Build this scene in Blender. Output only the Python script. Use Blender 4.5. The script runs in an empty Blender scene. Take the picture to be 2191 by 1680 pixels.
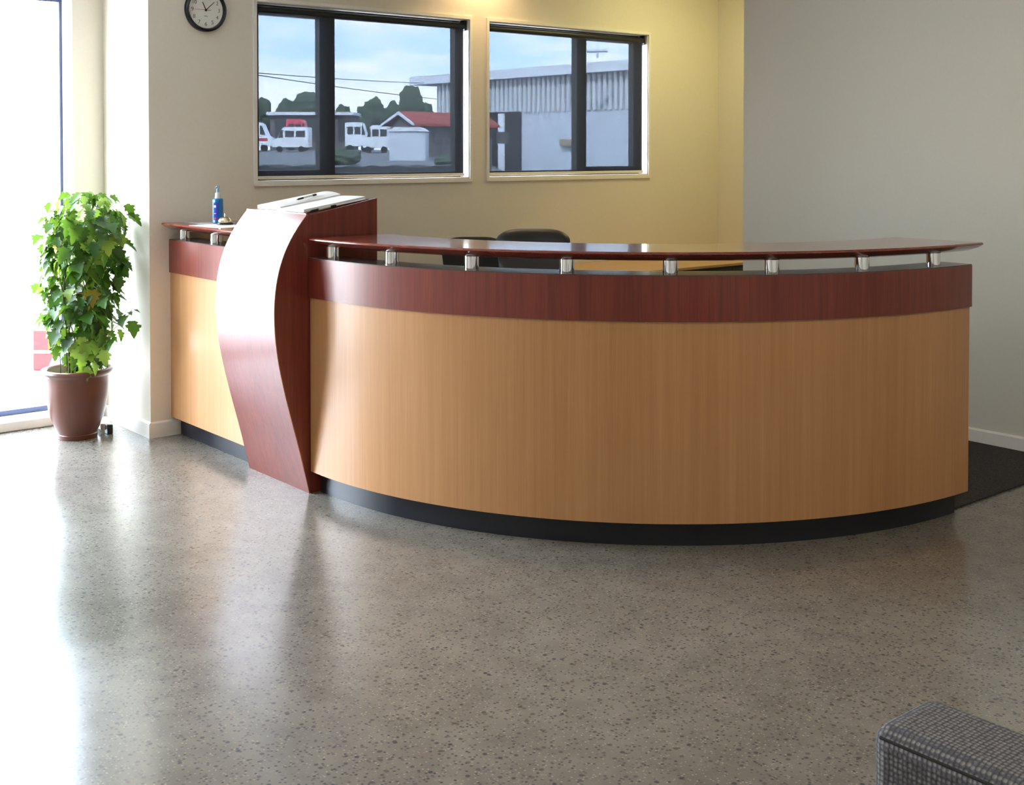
import bpy, bmesh, math, random
from mathutils import Vector, Matrix, noise
random.seed(7)
R = math.radians
S = bpy.context.scene
COL = S.collection

# ------------------------------------------------------------------ camera
FPX, EYE, HORIZON, PITCH, YAW = 2590.0, 1.55, 320.0, R(1.3), R(50.4)
PX, PY = 1095.5, HORIZON + FPX * math.tan(PITCH)          # principal point (picture is a crop of a level shot)
cam_d = bpy.data.cameras.new('camera')
cam_d.sensor_width = 36.0
cam_d.sensor_fit = 'HORIZONTAL'
cam_d.lens = FPX / 2191 * 36.0
cam_d.shift_x = 0.0
cam_d.shift_y = -(840.0 - PY) / 2191
cam_d.clip_end = 600
cam = bpy.data.objects.new('camera', cam_d)
COL.objects.link(cam)
cam.location = (0, 0, EYE)
cam.rotation_euler = (R(90) - PITCH, 0, YAW - R(90))
S.camera = cam
CF = Vector((math.cos(YAW) * math.cos(PITCH), math.sin(YAW) * math.cos(PITCH), -math.sin(PITCH)))
CR = Vector((math.sin(YAW), -math.cos(YAW), 0))
CU = CR.cross(CF)
def at(px, py, d):
    """point at distance d (metres along the view axis) seen at a photo pixel"""
    return Vector((0, 0, EYE)) + (CF + CR * ((px - PX) / FPX) - CU * ((py - PY) / FPX)) * d

# ------------------------------------------------------------------ exposure, world, sun
S.view_settings.view_transform = 'Standard'
S.view_settings.look = 'None'
S.view_settings.exposure = 1.5
S.view_settings.gamma = 1.0
S.view_settings.use_curve_mapping = False
S.cycles.max_bounces = 6; S.cycles.glossy_bounces = 3; S.cycles.transparent_max_bounces = 8
S.cycles.caustics_reflective = False; S.cycles.caustics_refractive = False
SKY = 12.0
SUN = 18.0
W = bpy.data.worlds.new('sky'); S.world = W; W.use_nodes = True
nt = W.node_tree; nt.nodes.clear()
def N(t, tree=None, **kw):
    n = (tree or nt).nodes.new(t)
    for k, v in kw.items(): setattr(n, k, v)
    return n
out = N('ShaderNodeOutputWorld'); bg = N('ShaderNodeBackground'); bg.inputs[1].default_value = SKY
tc = N('ShaderNodeTexCoord'); sep = N('ShaderNodeSeparateXYZ')
nt.links.new(tc.outputs['Generated'], sep.inputs[0])
ramp = N('ShaderNodeValToRGB')
el = ramp.color_ramp.elements
el[0].position = 0.0; el[0].color = (.97, .985, 1, 1)
el[1].position = 1.0; el[1].color = (.45, .66, 1, 1)
for pos, c in ((.048, (.97, .985, 1, 1)), (.070, (.58, .79, 1, 1)), (.30, (.60, .80, 1, 1))):
    e = el.new(pos); e.color = c
nt.links.new(sep.outputs[2], ramp.inputs[0])
mp = N('ShaderNodeMapping'); mp.inputs['Scale'].default_value = (6, 6, 26)
nt.links.new(tc.outputs['Generated'], mp.inputs[0])
cl = N('ShaderNodeTexNoise'); cl.inputs['Scale'].default_value = 1.6; cl.inputs['Detail'].default_value = 5
nt.links.new(mp.outputs[0], cl.inputs[0])
cr = N('ShaderNodeValToRGB'); cr.color_ramp.elements[0].position = .42; cr.color_ramp.elements[1].position = .62
nt.links.new(cl.outputs[0], cr.inputs[0])
mx = N('ShaderNodeMix', data_type='RGBA'); mx.inputs['B'].default_value = (.98, .985, 1, 1)
nt.links.new(cr.outputs[0], mx.inputs['Factor']); nt.links.new(ramp.outputs[0], mx.inputs['A'])
nt.links.new(mx.outputs['Result'], bg.inputs[0]); nt.links.new(bg.outputs[0], out.inputs[0])

sun_d = bpy.data.lights.new('sun', 'SUN'); sun_d.energy = SUN; sun_d.angle = R(1.5); sun_d.color = (1, .95, .88)
sun = bpy.data.objects.new('sun', sun_d); COL.objects.link(sun)
sun.rotation_euler = Vector((.62, .50, -.62)).to_track_quat('-Z', 'Y').to_euler()

# sampling portals in the glazed openings (they emit nothing)
def portal(name, loc, sx, sy, rot):
    d = bpy.data.lights.new(name, 'AREA'); d.shape = 'RECTANGLE'; d.size = sx; d.size_y = sy
    d.cycles.is_portal = True
    o = bpy.data.objects.new(name, d); COL.objects.link(o); o.location = loc; o.rotation_euler = rot
portal('portal_entrance', (1.08, 7.2, 1.24), 2.72, 2.36, (R(-90), 0, 0))
portal('portal_window', (4.85, 6.47, 1.88), 3.3, 1.1, (R(-90), 0, 0))

# ------------------------------------------------------------------ materials
def mat(name, col, rough=.5, metal=0, spec=.5, coat=0, coat_rough=.1):
    m = bpy.data.materials.new(name); m.use_nodes = True
    b = m.node_tree.nodes['Principled BSDF']
    b.inputs['Base Color'].default_value = (*col, 1); b.inputs['Roughness'].default_value = rough
    b.inputs['Metallic'].default_value = metal; b.inputs['Specular IOR Level'].default_value = spec
    b.inputs['Coat Weight'].default_value = coat; b.inputs['Coat Roughness'].default_value = coat_rough
    return m
def nodes(m): return m.node_tree, m.node_tree.nodes['Principled BSDF']
def coords(t, scale=(1, 1, 1), kind='Object'):
    c = N('ShaderNodeTexCoord', t); p = N('ShaderNodeMapping', t); p.inputs['Scale'].default_value = scale
    t.links.new(c.outputs[kind], p.inputs[0]); return p.outputs[0]
def noise_tex(t, vec, scale, detail=4, rough=.5):
    n = N('ShaderNodeTexNoise', t); n.inputs['Scale'].default_value = scale
    n.inputs['Detail'].default_value = detail; n.inputs['Roughness'].default_value = rough
    t.links.new(vec, n.inputs[0]); return n.outputs[0]
def ramp_of(t, fac, stops):
    r = N('ShaderNodeValToRGB', t); e = r.color_ramp.elements
    e[0].position = stops[0][0]; e[0].color = (*stops[0][1], 1)
    e[1].position = stops[-1][0]; e[1].color = (*stops[-1][1], 1)
    for p, c in stops[1:-1]:
        k = e.new(p); k.color = (*c, 1)
    t.links.new(fac, r.inputs[0]); return r.outputs[0]
def mixc(t, fac, a, b, mode='MIX'):
    m = N('ShaderNodeMix', t, data_type='RGBA', blend_type=mode)
    for s, v in (('Factor', fac), ('A', a), ('B', b)):
        if isinstance(v, (int, float)): m.inputs[s].default_value = v
        elif isinstance(v, tuple): m.inputs[s].default_value = (*v, 1)
        else: t.links.new(v, m.inputs[s])
    return m.outputs['Result']
def bump(t, b, h, strength=.2, dist=.01):
    n = N('ShaderNodeBump', t); n.inputs['Strength'].default_value = strength; n.inputs['Distance'].default_value = dist
    t.links.new(h, n.inputs['Height']); t.links.new(n.outputs[0], b.inputs['Normal'])

def paint(name, col, rough=.6):
    m = mat(name, col, rough, spec=.3); t, b = nodes(m)
    n = noise_tex(t, coords(t), 60, 1); t.links.new(ramp_of(t, n, ((.2, tuple(x * .985 for x in col)), (.8, tuple(min(1, x * 1.015) for x in col)))), b.inputs['Base Color'])
    return m
def wood(name, dark, mid, light, scale, rough, coat, coat_rough=.08):
    m = mat(name, mid, rough, coat=coat, coat_rough=coat_rough); t, b = nodes(m)
    broad = noise_tex(t, coords(t, (scale[0] * .12, scale[1] * .12, scale[2] * .3)), 1, 2)
    grain = noise_tex(t, coords(t, scale), 1, 6, .65)
    fine = noise_tex(t, coords(t, tuple(s * 4 for s in scale)), 1, 3)
    c = ramp_of(t, grain, ((.3, dark), (.5, mid), (.72, light)))
    c = mixc(t, .35, c, ramp_of(t, broad, ((.3, dark), (.7, light))))
    c = mixc(t, .18, c, ramp_of(t, fine, ((.3, dark), (.7, light))))
    t.links.new(c, b.inputs['Base Color'])
    return m

M = {}
M['wall'] = paint('cream_wall_paint', (.80, .745, .64))
M['wall_grey'] = paint('pale_grey_wall_paint', (.71, .69, .60))
M['white'] = paint('white_gloss_trim', (.86, .84, .78), .35)
M['ceiling'] = paint('white_ceiling_paint', (.82, .81, .78), .8)
M['mahogany'] = wood('mahogany_veneer', (.115, .014, .009), (.185, .027, .016), (.27, .050, .028), (45, 45, 1.2), .36, .35, .2)
M['mahogany_top'] = wood('mahogany_counter_top', (.14, .018, .010), (.22, .034, .018), (.31, .06, .03), (30, 30, 30), .22, .7, .07)
M['beech'] = wood('beech_veneer', (.47, .225, .085), (.54, .272, .108), (.62, .333, .145), (42, 42, .7), .38, .25, .15)
M['beech_flat'] = wood('beech_desk_top', (.46, .25, .10), (.54, .31, .13), (.62, .38, .18), (8, 60, 60), .35, .2)
M['kick'] = mat('dark_blue_black_kickboard', (.012, .014, .022), .3)
M['cap'] = mat('brown_laminate_grey_reflection', (.10, .075, .07), .25)  # grey of the reflection on the cap is put into this colour
M['chrome'] = mat('polished_chrome', (.82, .83, .85), .06, 1)
M['dark_alu'] = mat('dark_window_aluminium', (.012, .012, .015), .4)
M['black'] = mat('black_plastic', (.012, .012, .014), .35)
M['black_leather'] = mat('black_leather', (.014, .012, .012), .42)
M['black_fabric'] = mat('black_fabric', (.018, .02, .02), .9)
M['white_paper'] = mat('white_paper', (.85, .84, .82), .7)
M['cream_paper'] = mat('cream_paper', (.80, .72, .60), .8)
M['clear_white'] = mat('white_plastic', (.8, .82, .84), .3)
M['clock_face'] = mat('clock_face_white', (.80, .78, .72), .5)
M['clock_rim'] = mat('clock_rim_black', (.008, .009, .02), .2)
M['ink'] = mat('grey_ink', (.12, .12, .12), .7)
M['red_hand'] = mat('red_hand', (.5, .03, .06), .5)
M['terracotta'] = mat('glazed_brown_terracotta', (.135, .048, .030), .3)
M['terracotta_in'] = mat('pale_pot_inside', (.55, .47, .36), .5)
M['soil'] = mat('potting_soil', (.03, .02, .014), .95)
M['stem'] = mat('brown_stem', (.13, .085, .04), .7)
M['wire'] = mat('dark_wire', (.02, .03, .025), .5)
M['blue_bottle'] = mat('blue_plastic', (.015, .20, .50), .2)
M['blue_label'] = mat('darker_blue_label', (.02, .06, .5), .35)
M['red_mark'] = mat('red_print', (.55, .05, .08), .5)
M['cyan_cap'] = mat('pale_blue_pump', (.30, .55, .70), .3)
M['brass'] = mat('nickel_bell', (.75, .68, .5), .18, 1)
M['red_box'] = mat('red_plastic', (.35, .010, .012), .5)
M['lamp_glow'] = mat('warm_lamp_glass', (1, .8, .5), .5)
t, b = nodes(M['lamp_glow']); b.inputs['Emission Color'].default_value = (1, .78, .45, 1); b.inputs['Emission Strength'].default_value = 20

# polished concrete with exposed aggregate
m = M['floor'] = mat('polished_concrete', (.3, .27, .23), .25); t, b = nodes(m)
v = coords(t)
big = noise_tex(t, v, 1.1, 4, .6); mid = noise_tex(t, v, 9, 4)
base = ramp_of(t, big, ((.32, (.150, .138, .116)), (.5, (.198, .180, .150)), (.70, (.25, .226, .187))))
base = mixc(t, .30, base, ramp_of(t, mid, ((.3, (.125, .118, .105)), (.7, (.27, .25, .215)))))
def stones(scale, lo, hi, colour, density, inp):
    vo = N('ShaderNodeTexVoronoi', t); vo.inputs['Scale'].default_value = scale; vo.inputs['Randomness'].default_value = 1
    wob = mixc(t, .022, v, N('ShaderNodeTexNoise', t).outputs['Color'], 'ADD') if False else v
    t.links.new(wob, vo.inputs['Vector'])
    r = ramp_of(t, vo.outputs['Distance'], ((lo, (1, 1, 1)), (hi, (0, 0, 0))))
    sp = N('ShaderNodeSeparateColor', t); t.links.new(vo.outputs['Color'], sp.inputs[0])
    pick = N('ShaderNodeMath', t, operation='LESS_THAN'); pick.inputs[1].default_value = density
    t.links.new(sp.outputs[0], pick.inputs[0])
    ml = N('ShaderNodeMath', t, operation='MULTIPLY'); t.links.new(r, ml.inputs[0]); t.links.new(pick.outputs[0], ml.inputs[1])
    tone = ramp_of(t, sp.outputs[1], ((0, colour[0]), (1, colour[1])))
    return mixc(t, ml.outputs[0], inp, tone)
base = stones(120, .22, .42, ((.20, .175, .14), (.36, .33, .28)), .45, base)
base = stones(85, .20, .45, ((.065, .066, .066), (.14, .128, .115)), .50, base)
base = stones(50, .22, .42, ((.065, .068, .072), (.135, .12, .105)), .22, base)
t.links.new(base, b.inputs['Base Color'])
rg = noise_tex(t, v, 2.2, 3)
t.links.new(ramp_of(t, rg, ((.3, (.15, .15, .15)), (.7, (.25, .25, .25)))), b.inputs['Roughness'])

m = M['carpet'] = mat('charcoal_carpet', (.03, .028, .026), .95, spec=.1); t, b = nodes(m)
n = noise_tex(t, coords(t), 220, 3); t.links.new(ramp_of(t, n, ((.35, (.030, .028, .028)), (.65, (.085, .078, .072)))), b.inputs['Base Color']); bump(t, b, n, .6, .01)

m = M['upholstery'] = mat('grey_dotted_upholstery', (.1, .1, .1), .95, spec=.15); t, b = nodes(m)
vo = N('ShaderNodeTexVoronoi', t); vo.inputs['Scale'].default_value = 120; vo.inputs['Randomness'].default_value = .25
t.links.new(coords(t), vo.inputs['Vector'])
t.links.new(ramp_of(t, vo.outputs['Distance'], ((.25, (.21, .205, .205)), (.55, (.085, .085, .098)))), b.inputs['Base Color']); bump(t, b, vo.outputs['Distance'], .4, .006)

# clear glazing: light passes, a little reflection
def glass(name, tint=(1, 1, 1), refl=1.0):
    m = bpy.data.materials.new(name); m.use_nodes = True; t = m.node_tree; t.nodes.clear()
    o = N('ShaderNodeOutputMaterial', t); tr = N('ShaderNodeBsdfTransparent', t); tr.inputs[0].default_value = (*tint, 1)
    gl = N('ShaderNodeBsdfGlossy', t); gl.inputs['Roughness'].default_value = .02
    lw = N('ShaderNodeLayerWeight', t); lw.inputs[0].default_value = .5
    pw = N('ShaderNodeMath', t, operation='POWER'); pw.inputs[1].default_value = 5; t.links.new(lw.outputs['Facing'], pw.inputs[0])
    fr = N('ShaderNodeMath', t, operation='MULTIPLY_ADD'); fr.inputs[1].default_value = .7; fr.inputs[2].default_value = .035; t.links.new(pw.outputs[0], fr.inputs[0])
    mxs = N('ShaderNodeMixShader', t)
    t.links.new(fr.outputs[0], mxs.inputs[0]); t.links.new(tr.outputs[0], mxs.inputs[1]); t.links.new(gl.outputs[0], mxs.inputs[2])
    t.links.new(mxs.outputs[0], o.inputs[0]); return m
M['glass'] = glass('clear_glass')
# woven screen fabric of the roller blinds: mostly dark yarn with open weave
def screen(name, openness):
    m = bpy.data.materials.new(name); m.use_nodes = True; t = m.node_tree; t.nodes.clear()
    o = N('ShaderNodeOutputMaterial', t); tr = N('ShaderNodeBsdfTransparent', t)
    df = N('ShaderNodeBsdfDiffuse', t); df.inputs[0].default_value = (.03, .03, .032, 1)
    vx = noise_tex(t, coords(t, (420, 1, 14)), 1, 3); vz = noise_tex(t, coords(t, (14, 1, 420)), 1, 3)
    thread = mixc(t, .5, vx, vz)
    c = ramp_of(t, thread, ((.3, tuple(openness * .90 * k for k in (.84, .97, 1.13))), (.7, tuple(openness * 1.10 * k for k in (.84, .97, 1.13)))))
    t.links.new(c, tr.inputs[0])
    ad = N('ShaderNodeAddShader', t)
    tl = N('ShaderNodeBsdfTranslucent', t); tl.inputs[0].default_value = (.0019, .0023, .0030, 1); ad2 = N('ShaderNodeAddShader', t)
    t.links.new(tr.outputs[0], ad.inputs[0]); t.links.new(df.outputs[0], ad.inputs[1])
    t.links.new(ad.outputs[0], ad2.inputs[0]); t.links.new(tl.outputs[0], ad2.inputs[1]); t.links.new(ad2.outputs[0], o.inputs[0])
    return m
M['screen'] = screen('charcoal_screen_fabric', .031)

def leaf_mat(name, a, b_, tr):
    m = mat(name, a, .38, spec=.5); t, b = nodes(m)
    inf = N('ShaderNodeObjectInfo', t)
    c = ramp_of(t, inf.outputs['Random'], ((0, a), (.7, b_), (1, tuple(min(1, x * 1.5) for x in b_))))
    t.links.new(c, b.inputs['Base Color'])
    tl = N('ShaderNodeBsdfTranslucent', t); t.links.new(mixc(t, .5, c, (.25, .42, .03)), tl.inputs[0])
    mxs = N('ShaderNodeMixShader', t); mxs.inputs[0].default_value = tr
    o = t.nodes['Material Output']
    t.links.new(b.outputs[0], mxs.inputs[1]); t.links.new(tl.outputs[0], mxs.inputs[2]); t.links.new(mxs.outputs[0], o.inputs[0])
    return m
M['leaf'] = leaf_mat('ivy_leaf_green', (.014, .062, .012), (.042, .14, .018), .30)
M['leaf_young'] = leaf_mat('ivy_leaf_young_green', (.14, .27, .03), (.26, .38, .06), .45)
M['leaf_old'] = leaf_mat('ivy_leaf_yellowing', (.45, .30, .03), (.5, .36, .05), .35)

# outdoors
M['asphalt'] = mat('asphalt', (.15, .155, .165), .9)
M['pavement'] = mat('pale_concrete_paving', (.45, .43, .40), .9)
M['fascia'] = mat('pale_blue_grey_fascia', (.66, .70, .76), .6)
M['cladding'] = mat('grey_blue_corrugated_cladding', (.55, .58, .62), .6)
M['panel_out'] = mat('grey_blue_panel', (.50, .55, .62), .7)
M['dark_open'] = mat('dark_doorway', (.02, .022, .025), .8)
M['red_roof'] = mat('red_tile_roof', (.30, .06, .045), .8)
M['house_wall'] = mat('dull_brown_grey_render', (.12, .11, .115), .9)
M['white_out'] = mat('white_paint_outdoors', (.62, .64, .68), .6)
M['vehicle_white'] = mat('white_vehicle_paint', (.7, .73, .78), .35)
M['vehicle_glass'] = mat('dark_vehicle_glass', (.02, .025, .03), .1)
M['tyre'] = mat('tyre_rubber', (.01, .01, .01), .9)
M['foliage'] = mat('dark_tree_foliage', (.030, .052, .028), .9)
t, b = nodes(M['foliage']); n = noise_tex(t, coords(t), 1.6, 5)
t.links.new(ramp_of(t, n, ((.3, (.030, .045, .032)), (.7, (.085, .12, .07)))), b.inputs['Base Color'])
M['hedge'] = mat('dark_low_planting', (.022, .028, .026), .95)

# ------------------------------------------------------------------ mesh helpers
class MB:
    def __init__(s): s.v = []; s.f = []
    def add(s, vs, fs):
        k = len(s.v); s.v += [tuple(x) for x in vs]; s.f += [tuple(i + k for i in f) for f in fs]; return s
    def box(s, x0, x1, y0, y1, z0, z1):
        return s.add([(x, y, z) for z in (z0, z1) for y in (y0, y1) for x in (x0, x1)],
                     [(0, 2, 3, 1), (4, 5, 7, 6), (0, 1, 5, 4), (2, 6, 7, 3), (0, 4, 6, 2), (1, 3, 7, 5)])
    def prism(s, poly, axis, a, b):
        """poly: list of 2-D points, extruded along axis (0,1,2) from a to b"""
        n = len(poly)
        def pt(p, h):
            q = list(p); q.insert(axis, h); return q
        vs = [pt(p, a) for p in poly] + [pt(p, b) for p in poly]
        return s.add(vs, [tuple(range(n))[::-1], tuple(range(n, 2 * n))] + [(i, (i + 1) % n, n + (i + 1) % n, n + i) for i in range(n)])
    def lathe(s, prof, c=(0, 0, 0), n=32, caps=True):
        vs, fs = [], []
        for r, z in prof:
            for k in range(n):
                a = 2 * math.pi * k / n; vs.append((c[0] + r * math.cos(a), c[1] + r * math.sin(a), c[2] + z))
        m = len(prof)
        for i in range(m - 1):
            for k in range(n):
                fs.append((i * n + k, i * n + (k + 1) % n, (i + 1) * n + (k + 1) % n, (i + 1) * n + k))
        if caps: fs.append(tuple(range(n))[::-1]); fs.append(tuple(range((m - 1) * n, m * n)))
        return s.add(vs, fs)
    def tube(s, pts, r, n=8):
        pts = [Vector(p) for p in pts]; vs, fs = [], []
        for i, p in enumerate(pts):
            d = (pts[min(i + 1, len(pts) - 1)] - pts[max(i - 1, 0)]).normalized()
            q = d.to_track_quat('Z', 'Y'); rr = r[i] if isinstance(r, (list, tuple)) else r
            for k in range(n):
                a = 2 * math.pi * k / n; vs.append(p + q @ Vector((rr * math.cos(a), rr * math.sin(a), 0)))
        for i in range(len(pts) - 1):
            for k in range(n):
                fs.append((i * n + k, i * n + (k + 1) % n, (i + 1) * n + (k + 1) % n, (i + 1) * n + k))
        fs.append(tuple(range(n))[::-1]); fs.append(tuple(range(len(vs) - n, len(vs))))
        return s.add(vs, fs)
    def sector(s, c, a0, a1, prof, n=72):
        """closed (r,z) profile swept about the vertical through c from a0 to a1 (degrees)"""
        m = len(prof); vs, fs = [], []
        for i in range(n + 1):
            a = R(a0 + (a1 - a0) * i / n)
            for r, z in prof: vs.append((c[0] + r * math.cos(a), c[1] + r * math.sin(a), z))
        for i in range(n):
            for k in range(m):
                fs.append((i * m + k, (i + 1) * m + k, (i + 1) * m + (k + 1) % m, i * m + (k + 1) % m))
        fs.append(tuple(range(m))); fs.append(tuple(range(n * m, n * m + m))[::-1])
        return s.add(vs, fs)
    def build(s, name, material, parent=None, smooth=None, bevel=0, seg=2, rot=None, base=None):
        me = bpy.data.meshes.new(name)
        if parent is not None: o0 = WL[parent]
        elif base is not None: o0 = Vector(base)
        else:
            xs, ys, zs = zip(*s.v); o0 = Vector(((min(xs) + max(xs)) / 2, (min(ys) + max(ys)) / 2, min(zs)))
        me.from_pydata([(x - o0.x, y - o0.y, z - o0.z) for x, y, z in s.v], [], s.f)
        bm = bmesh.new(); bm.from_mesh(me); bmesh.ops.recalc_face_normals(bm, faces=bm.faces); bm.to_mesh(me); bm.free()
        if smooth is not None:
            for p in me.polygons: p.use_smooth = True
            me.set_sharp_from_angle(angle=R(smooth))
        o = bpy.data.objects.new(name, me); COL.objects.link(o)
        if material is not None: me.materials.append(M[material] if isinstance(material, str) else material)
        if parent is not None: o.parent = parent
        else: o.location = o0
        WL[o] = o0
        if bevel:
            bv = o.modifiers.new('bevel', 'BEVEL'); bv.width = bevel; bv.segments = seg; bv.limit_method = 'ANGLE'; bv.angle_limit = R(40)
            bv.harden_normals = False
            if smooth is None:
                for p in me.polygons: p.use_smooth = True
                me.set_sharp_from_angle(angle=R(35))
        return o
WL = {}
def box(*a): return MB().box(*a)
def tag(o, label, cat, group=None, kind=None):
    if label: o['label'] = label
    if cat: o['category'] = cat
    if group: o['group'] = group
    if kind: o['kind'] = kind
    return o
def thing(name, loc, label, cat, group=None, kind=None):
    o = bpy.data.objects.new(name, None); COL.objects.link(o); o.location = loc; o.empty_display_size = .1
    WL[o] = Vector(loc); return tag(o, label, cat, group, kind)
def struct(o, label=None):
    o['kind'] = 'structure'
    if label: o['label'] = label
    return o

# ------------------------------------------------------------------ room shell
YB, YG, XS, XR, XA, CEIL = 6.223, 6.86, 2.629, 5.946, 7.22, 2.95
YRE = 4.915                                  # far end of the grey wall
WX = ((3.264, 4.790), (4.945, 6.445)); WZ = (1.365, 2.392)
XE = -.30
X0, Y0 = -3.2, -3.2                          # unseen part of the room behind the camera
struct(box(X0 - .2, XA + .3, Y0 - .2, 7.05, -.12, 0).build('floor', 'floor'), 'polished grey concrete floor with dark stone speckle')
struct(box(X0 - .2, XA + .3, Y0 - .2, 7.10, CEIL, CEIL + .15).build('ceiling', 'ceiling'), 'plain white ceiling')
# carpet laid behind the desk
struct(MB().prism([(2.80, 6.21), (2.80, 5.30), (3.1, 5.30), (3.1, 4.6), (4.60, 2.775), (XR, 2.775), (XR, YRE), (XA, YRE + .06), (XA, 6.21)], 2, .0005, .008).build('floor_carpet', 'carpet'), 'charcoal carpet behind the desk')
w = MB()
ys = (YB, YB + .19)
w.box(XS, WX[0][0], *ys, 0, CEIL).box(WX[1][1], XA + .2, *ys, 0, CEIL)
w.box(WX[0][1], WX[1][0], *ys, WZ[0], WZ[1])
w.box(WX[0][0], WX[1][1], *ys, 0, WZ[0]).box(WX[0][0], WX[1][1], *ys, WZ[1], CEIL)
struct(w.build('wall_back', 'wall'), 'cream painted wall with two windows')
struct(box(XS, XS + .20, YB + .19, 7.08, 0, CEIL).build('wall_stub', 'wall'), 'short white return wall beside the glazed entrance')
w = box(2.455, XS, YG, 7.08, 0, CEIL); w.box(XE, 2.455, YG, 7.08, 2.43, CEIL); w.box(X0 - .2, XE, YG, 7.08, 0, CEIL)
struct(w.build('wall_entrance', 'wall'), 'cream wall around the glazed entrance')
struct(box(XR, XR + .13, Y0, YRE, 0, CEIL).build('wall_right', 'wall_grey'), 'plain pale grey partition wall')
w = box(XA, XA + .2, YRE - .2, YB, 0, CEIL); w.box(XR + .13, XA, YRE - .2, YRE - .06, 0, CEIL)
struct(w.build('wall_alcove', 'wall'), 'cream side wall of the office alcove')
struct(box(X0 - .2, X0, Y0 - .2, 7.08, 0, CEIL).build('wall_left', 'wall'))
struct(box(X0, XR + .13, Y0 - .2, Y0, 0, CEIL).build('wall_front', 'wall'))
# baseboards
def bboard(name, poly, axis, a, b): return struct(MB().prism(poly, axis, a, b).build(name, 'white'))
def bprof(h=.085, t=.014): return [(0, 0), (t, 0), (t, h - .008), (t - .008, h), (0, h)]
bboard('baseboard_back', [(YB - p, z) for p, z in bprof()], 0, XS + .0002, 2.80)
bboard('baseboard_alcove', [(YB - p, z) for p, z in bprof()], 0, 2.92, XA)
bboard('baseboard_stub', [(XS - p, z) for p, z in bprof()], 1, YB - .014, YG)
bboard('baseboard_entrance', [(YG - p, z) for p, z in bprof()], 0, 2.455, XS - .014)
bboard('baseboard_right', [(XR - p, z) for p, z in bprof(.078)], 1, Y0, YRE)

# ------------------------------------------------------------------ office windows, trims, blinds
def rect_ring(x0, x1, z0, z1, wd, y0, y1, wz=None):
    wz = wd if wz is None else wz
    return MB().box(x0, x0 + wd, y0, y1, z0, z1).box(x1 - wd, x1, y0, y1, z0, z1).box(x0 + wd, x1 - wd, y0, y1, z0, z0 + wz).box(x0 + wd, x1 - wd, y0, y1, z1 - wz, z1)
blind_words = ('charcoal screen roller blind drawn down over the window nearer the clock',
               'charcoal screen roller blind drawn down over the window nearer the grey wall')
for i, (x0, x1) in enumerate(WX):
    z0, z1 = WZ
    # lining and architrave
    tr = rect_ring(x0 - .018, x1 + .018, z0 - .024, z1 + .018, .020, YB - .012, YB + .004, .020)
    tr.box(x0 - .001, x0 + .006, YB, YB + .18, z0, z1).box(x1 - .006, x1 + .001, YB, YB + .18, z0, z1)
    tr.box(x0, x1, YB, YB + .18, z0 - .001, z0 + .006).box(x0, x1, YB, YB + .18, z1 - .006, z1 + .001)
    struct(tr.build('trim_%d' % (i + 1), 'white'), 'white painted window trim')
    # dark aluminium window
    wn = thing('window_%d' % (i + 1), ((x0 + x1) / 2, YB + .1, z0), ('dark framed window nearer the clock', 'dark framed window nearer the grey wall')[i], 'window', kind='structure')
    fy = (YB + .088, YB + .14)
    rect_ring(x0 + .006, x1 - .006, z0 + .006, z1 - .006, .045, *fy, .035).build('window_frame', 'dark_alu', wn)
    mx0, mx1 = ((3.742, 3.832), (5.812, 5.895))[i]
    box(mx0, mx1, fy[0] - .004, fy[1], z0 + .041, z1 - .041).build('mullion', 'dark_alu', wn)
    if i == 0: sash = (x0 + .051, mx0)
    else: sash = (mx1, x1 - .051)
    rect_ring(sash[0], sash[1], z0 + .041, z1 - .041, .012, *fy, .022).build('sash', 'dark_alu', wn)
    for a, c in ((x0 + .051, mx0), (mx1, x1 - .051)):
        box(a, c, YB + .112, YB + .116, z0 + .041, z1 - .041).build('pane', 'glass', wn)
    # blind
    bl = thing('roller_blind', ((x0 + x1) / 2, YB + .04, z0), blind_words[i], 'blind', 'roller blinds')
    bx0, bx1 = x0 + .010, x1 - (.030 if i == 0 else .036)
    zr = z1 - .042
    pr = [(.0215 * math.cos(a), .0215 * math.sin(a)) for a in [2 * math.pi * k / 20 for k in range(20)]]
    MB().prism([(YB + .042 + p, zr + q) for p, q in pr], 0, bx0, x1 - .018).build('roller_tube', 'black', bl, smooth=40)
    f = MB(); cols = 24
    for k in range(cols + 1):
        u = bx0 + (bx1 - bx0) * k / cols
        y = YB + .026 + .0012 * math.sin(k * 1.1)
        for zz in (z0 + .030, zr): f.v.append((u, y, zz))
    f.f = [(2 * k, 2 * k + 2, 2 * k + 3, 2 * k + 1) for k in range(cols)]
    f.build('fabric', 'screen', bl, smooth=60)
    box(bx0 - .002, bx1 + .004, YB + .020, YB + .033, z0 + .014, z0 + .032).build('bottom_rail', 'cream_paper', bl, bevel=.004)
    for a in (x0 + .006, x1 - .022): box(a, a + .014, YB + .018, YB + .070, zr - .030, z1 - .006).build('bracket', 'black', bl, bevel=.003)
    ch = [(x1 - .024 + .004 * math.sin(k * .35), YB + .02, zr - .02 - k * .045) for k in range(20)]
    MB().tube(ch, .0022, 6).build('pull_chain', 'clear_white', bl, smooth=60)

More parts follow.
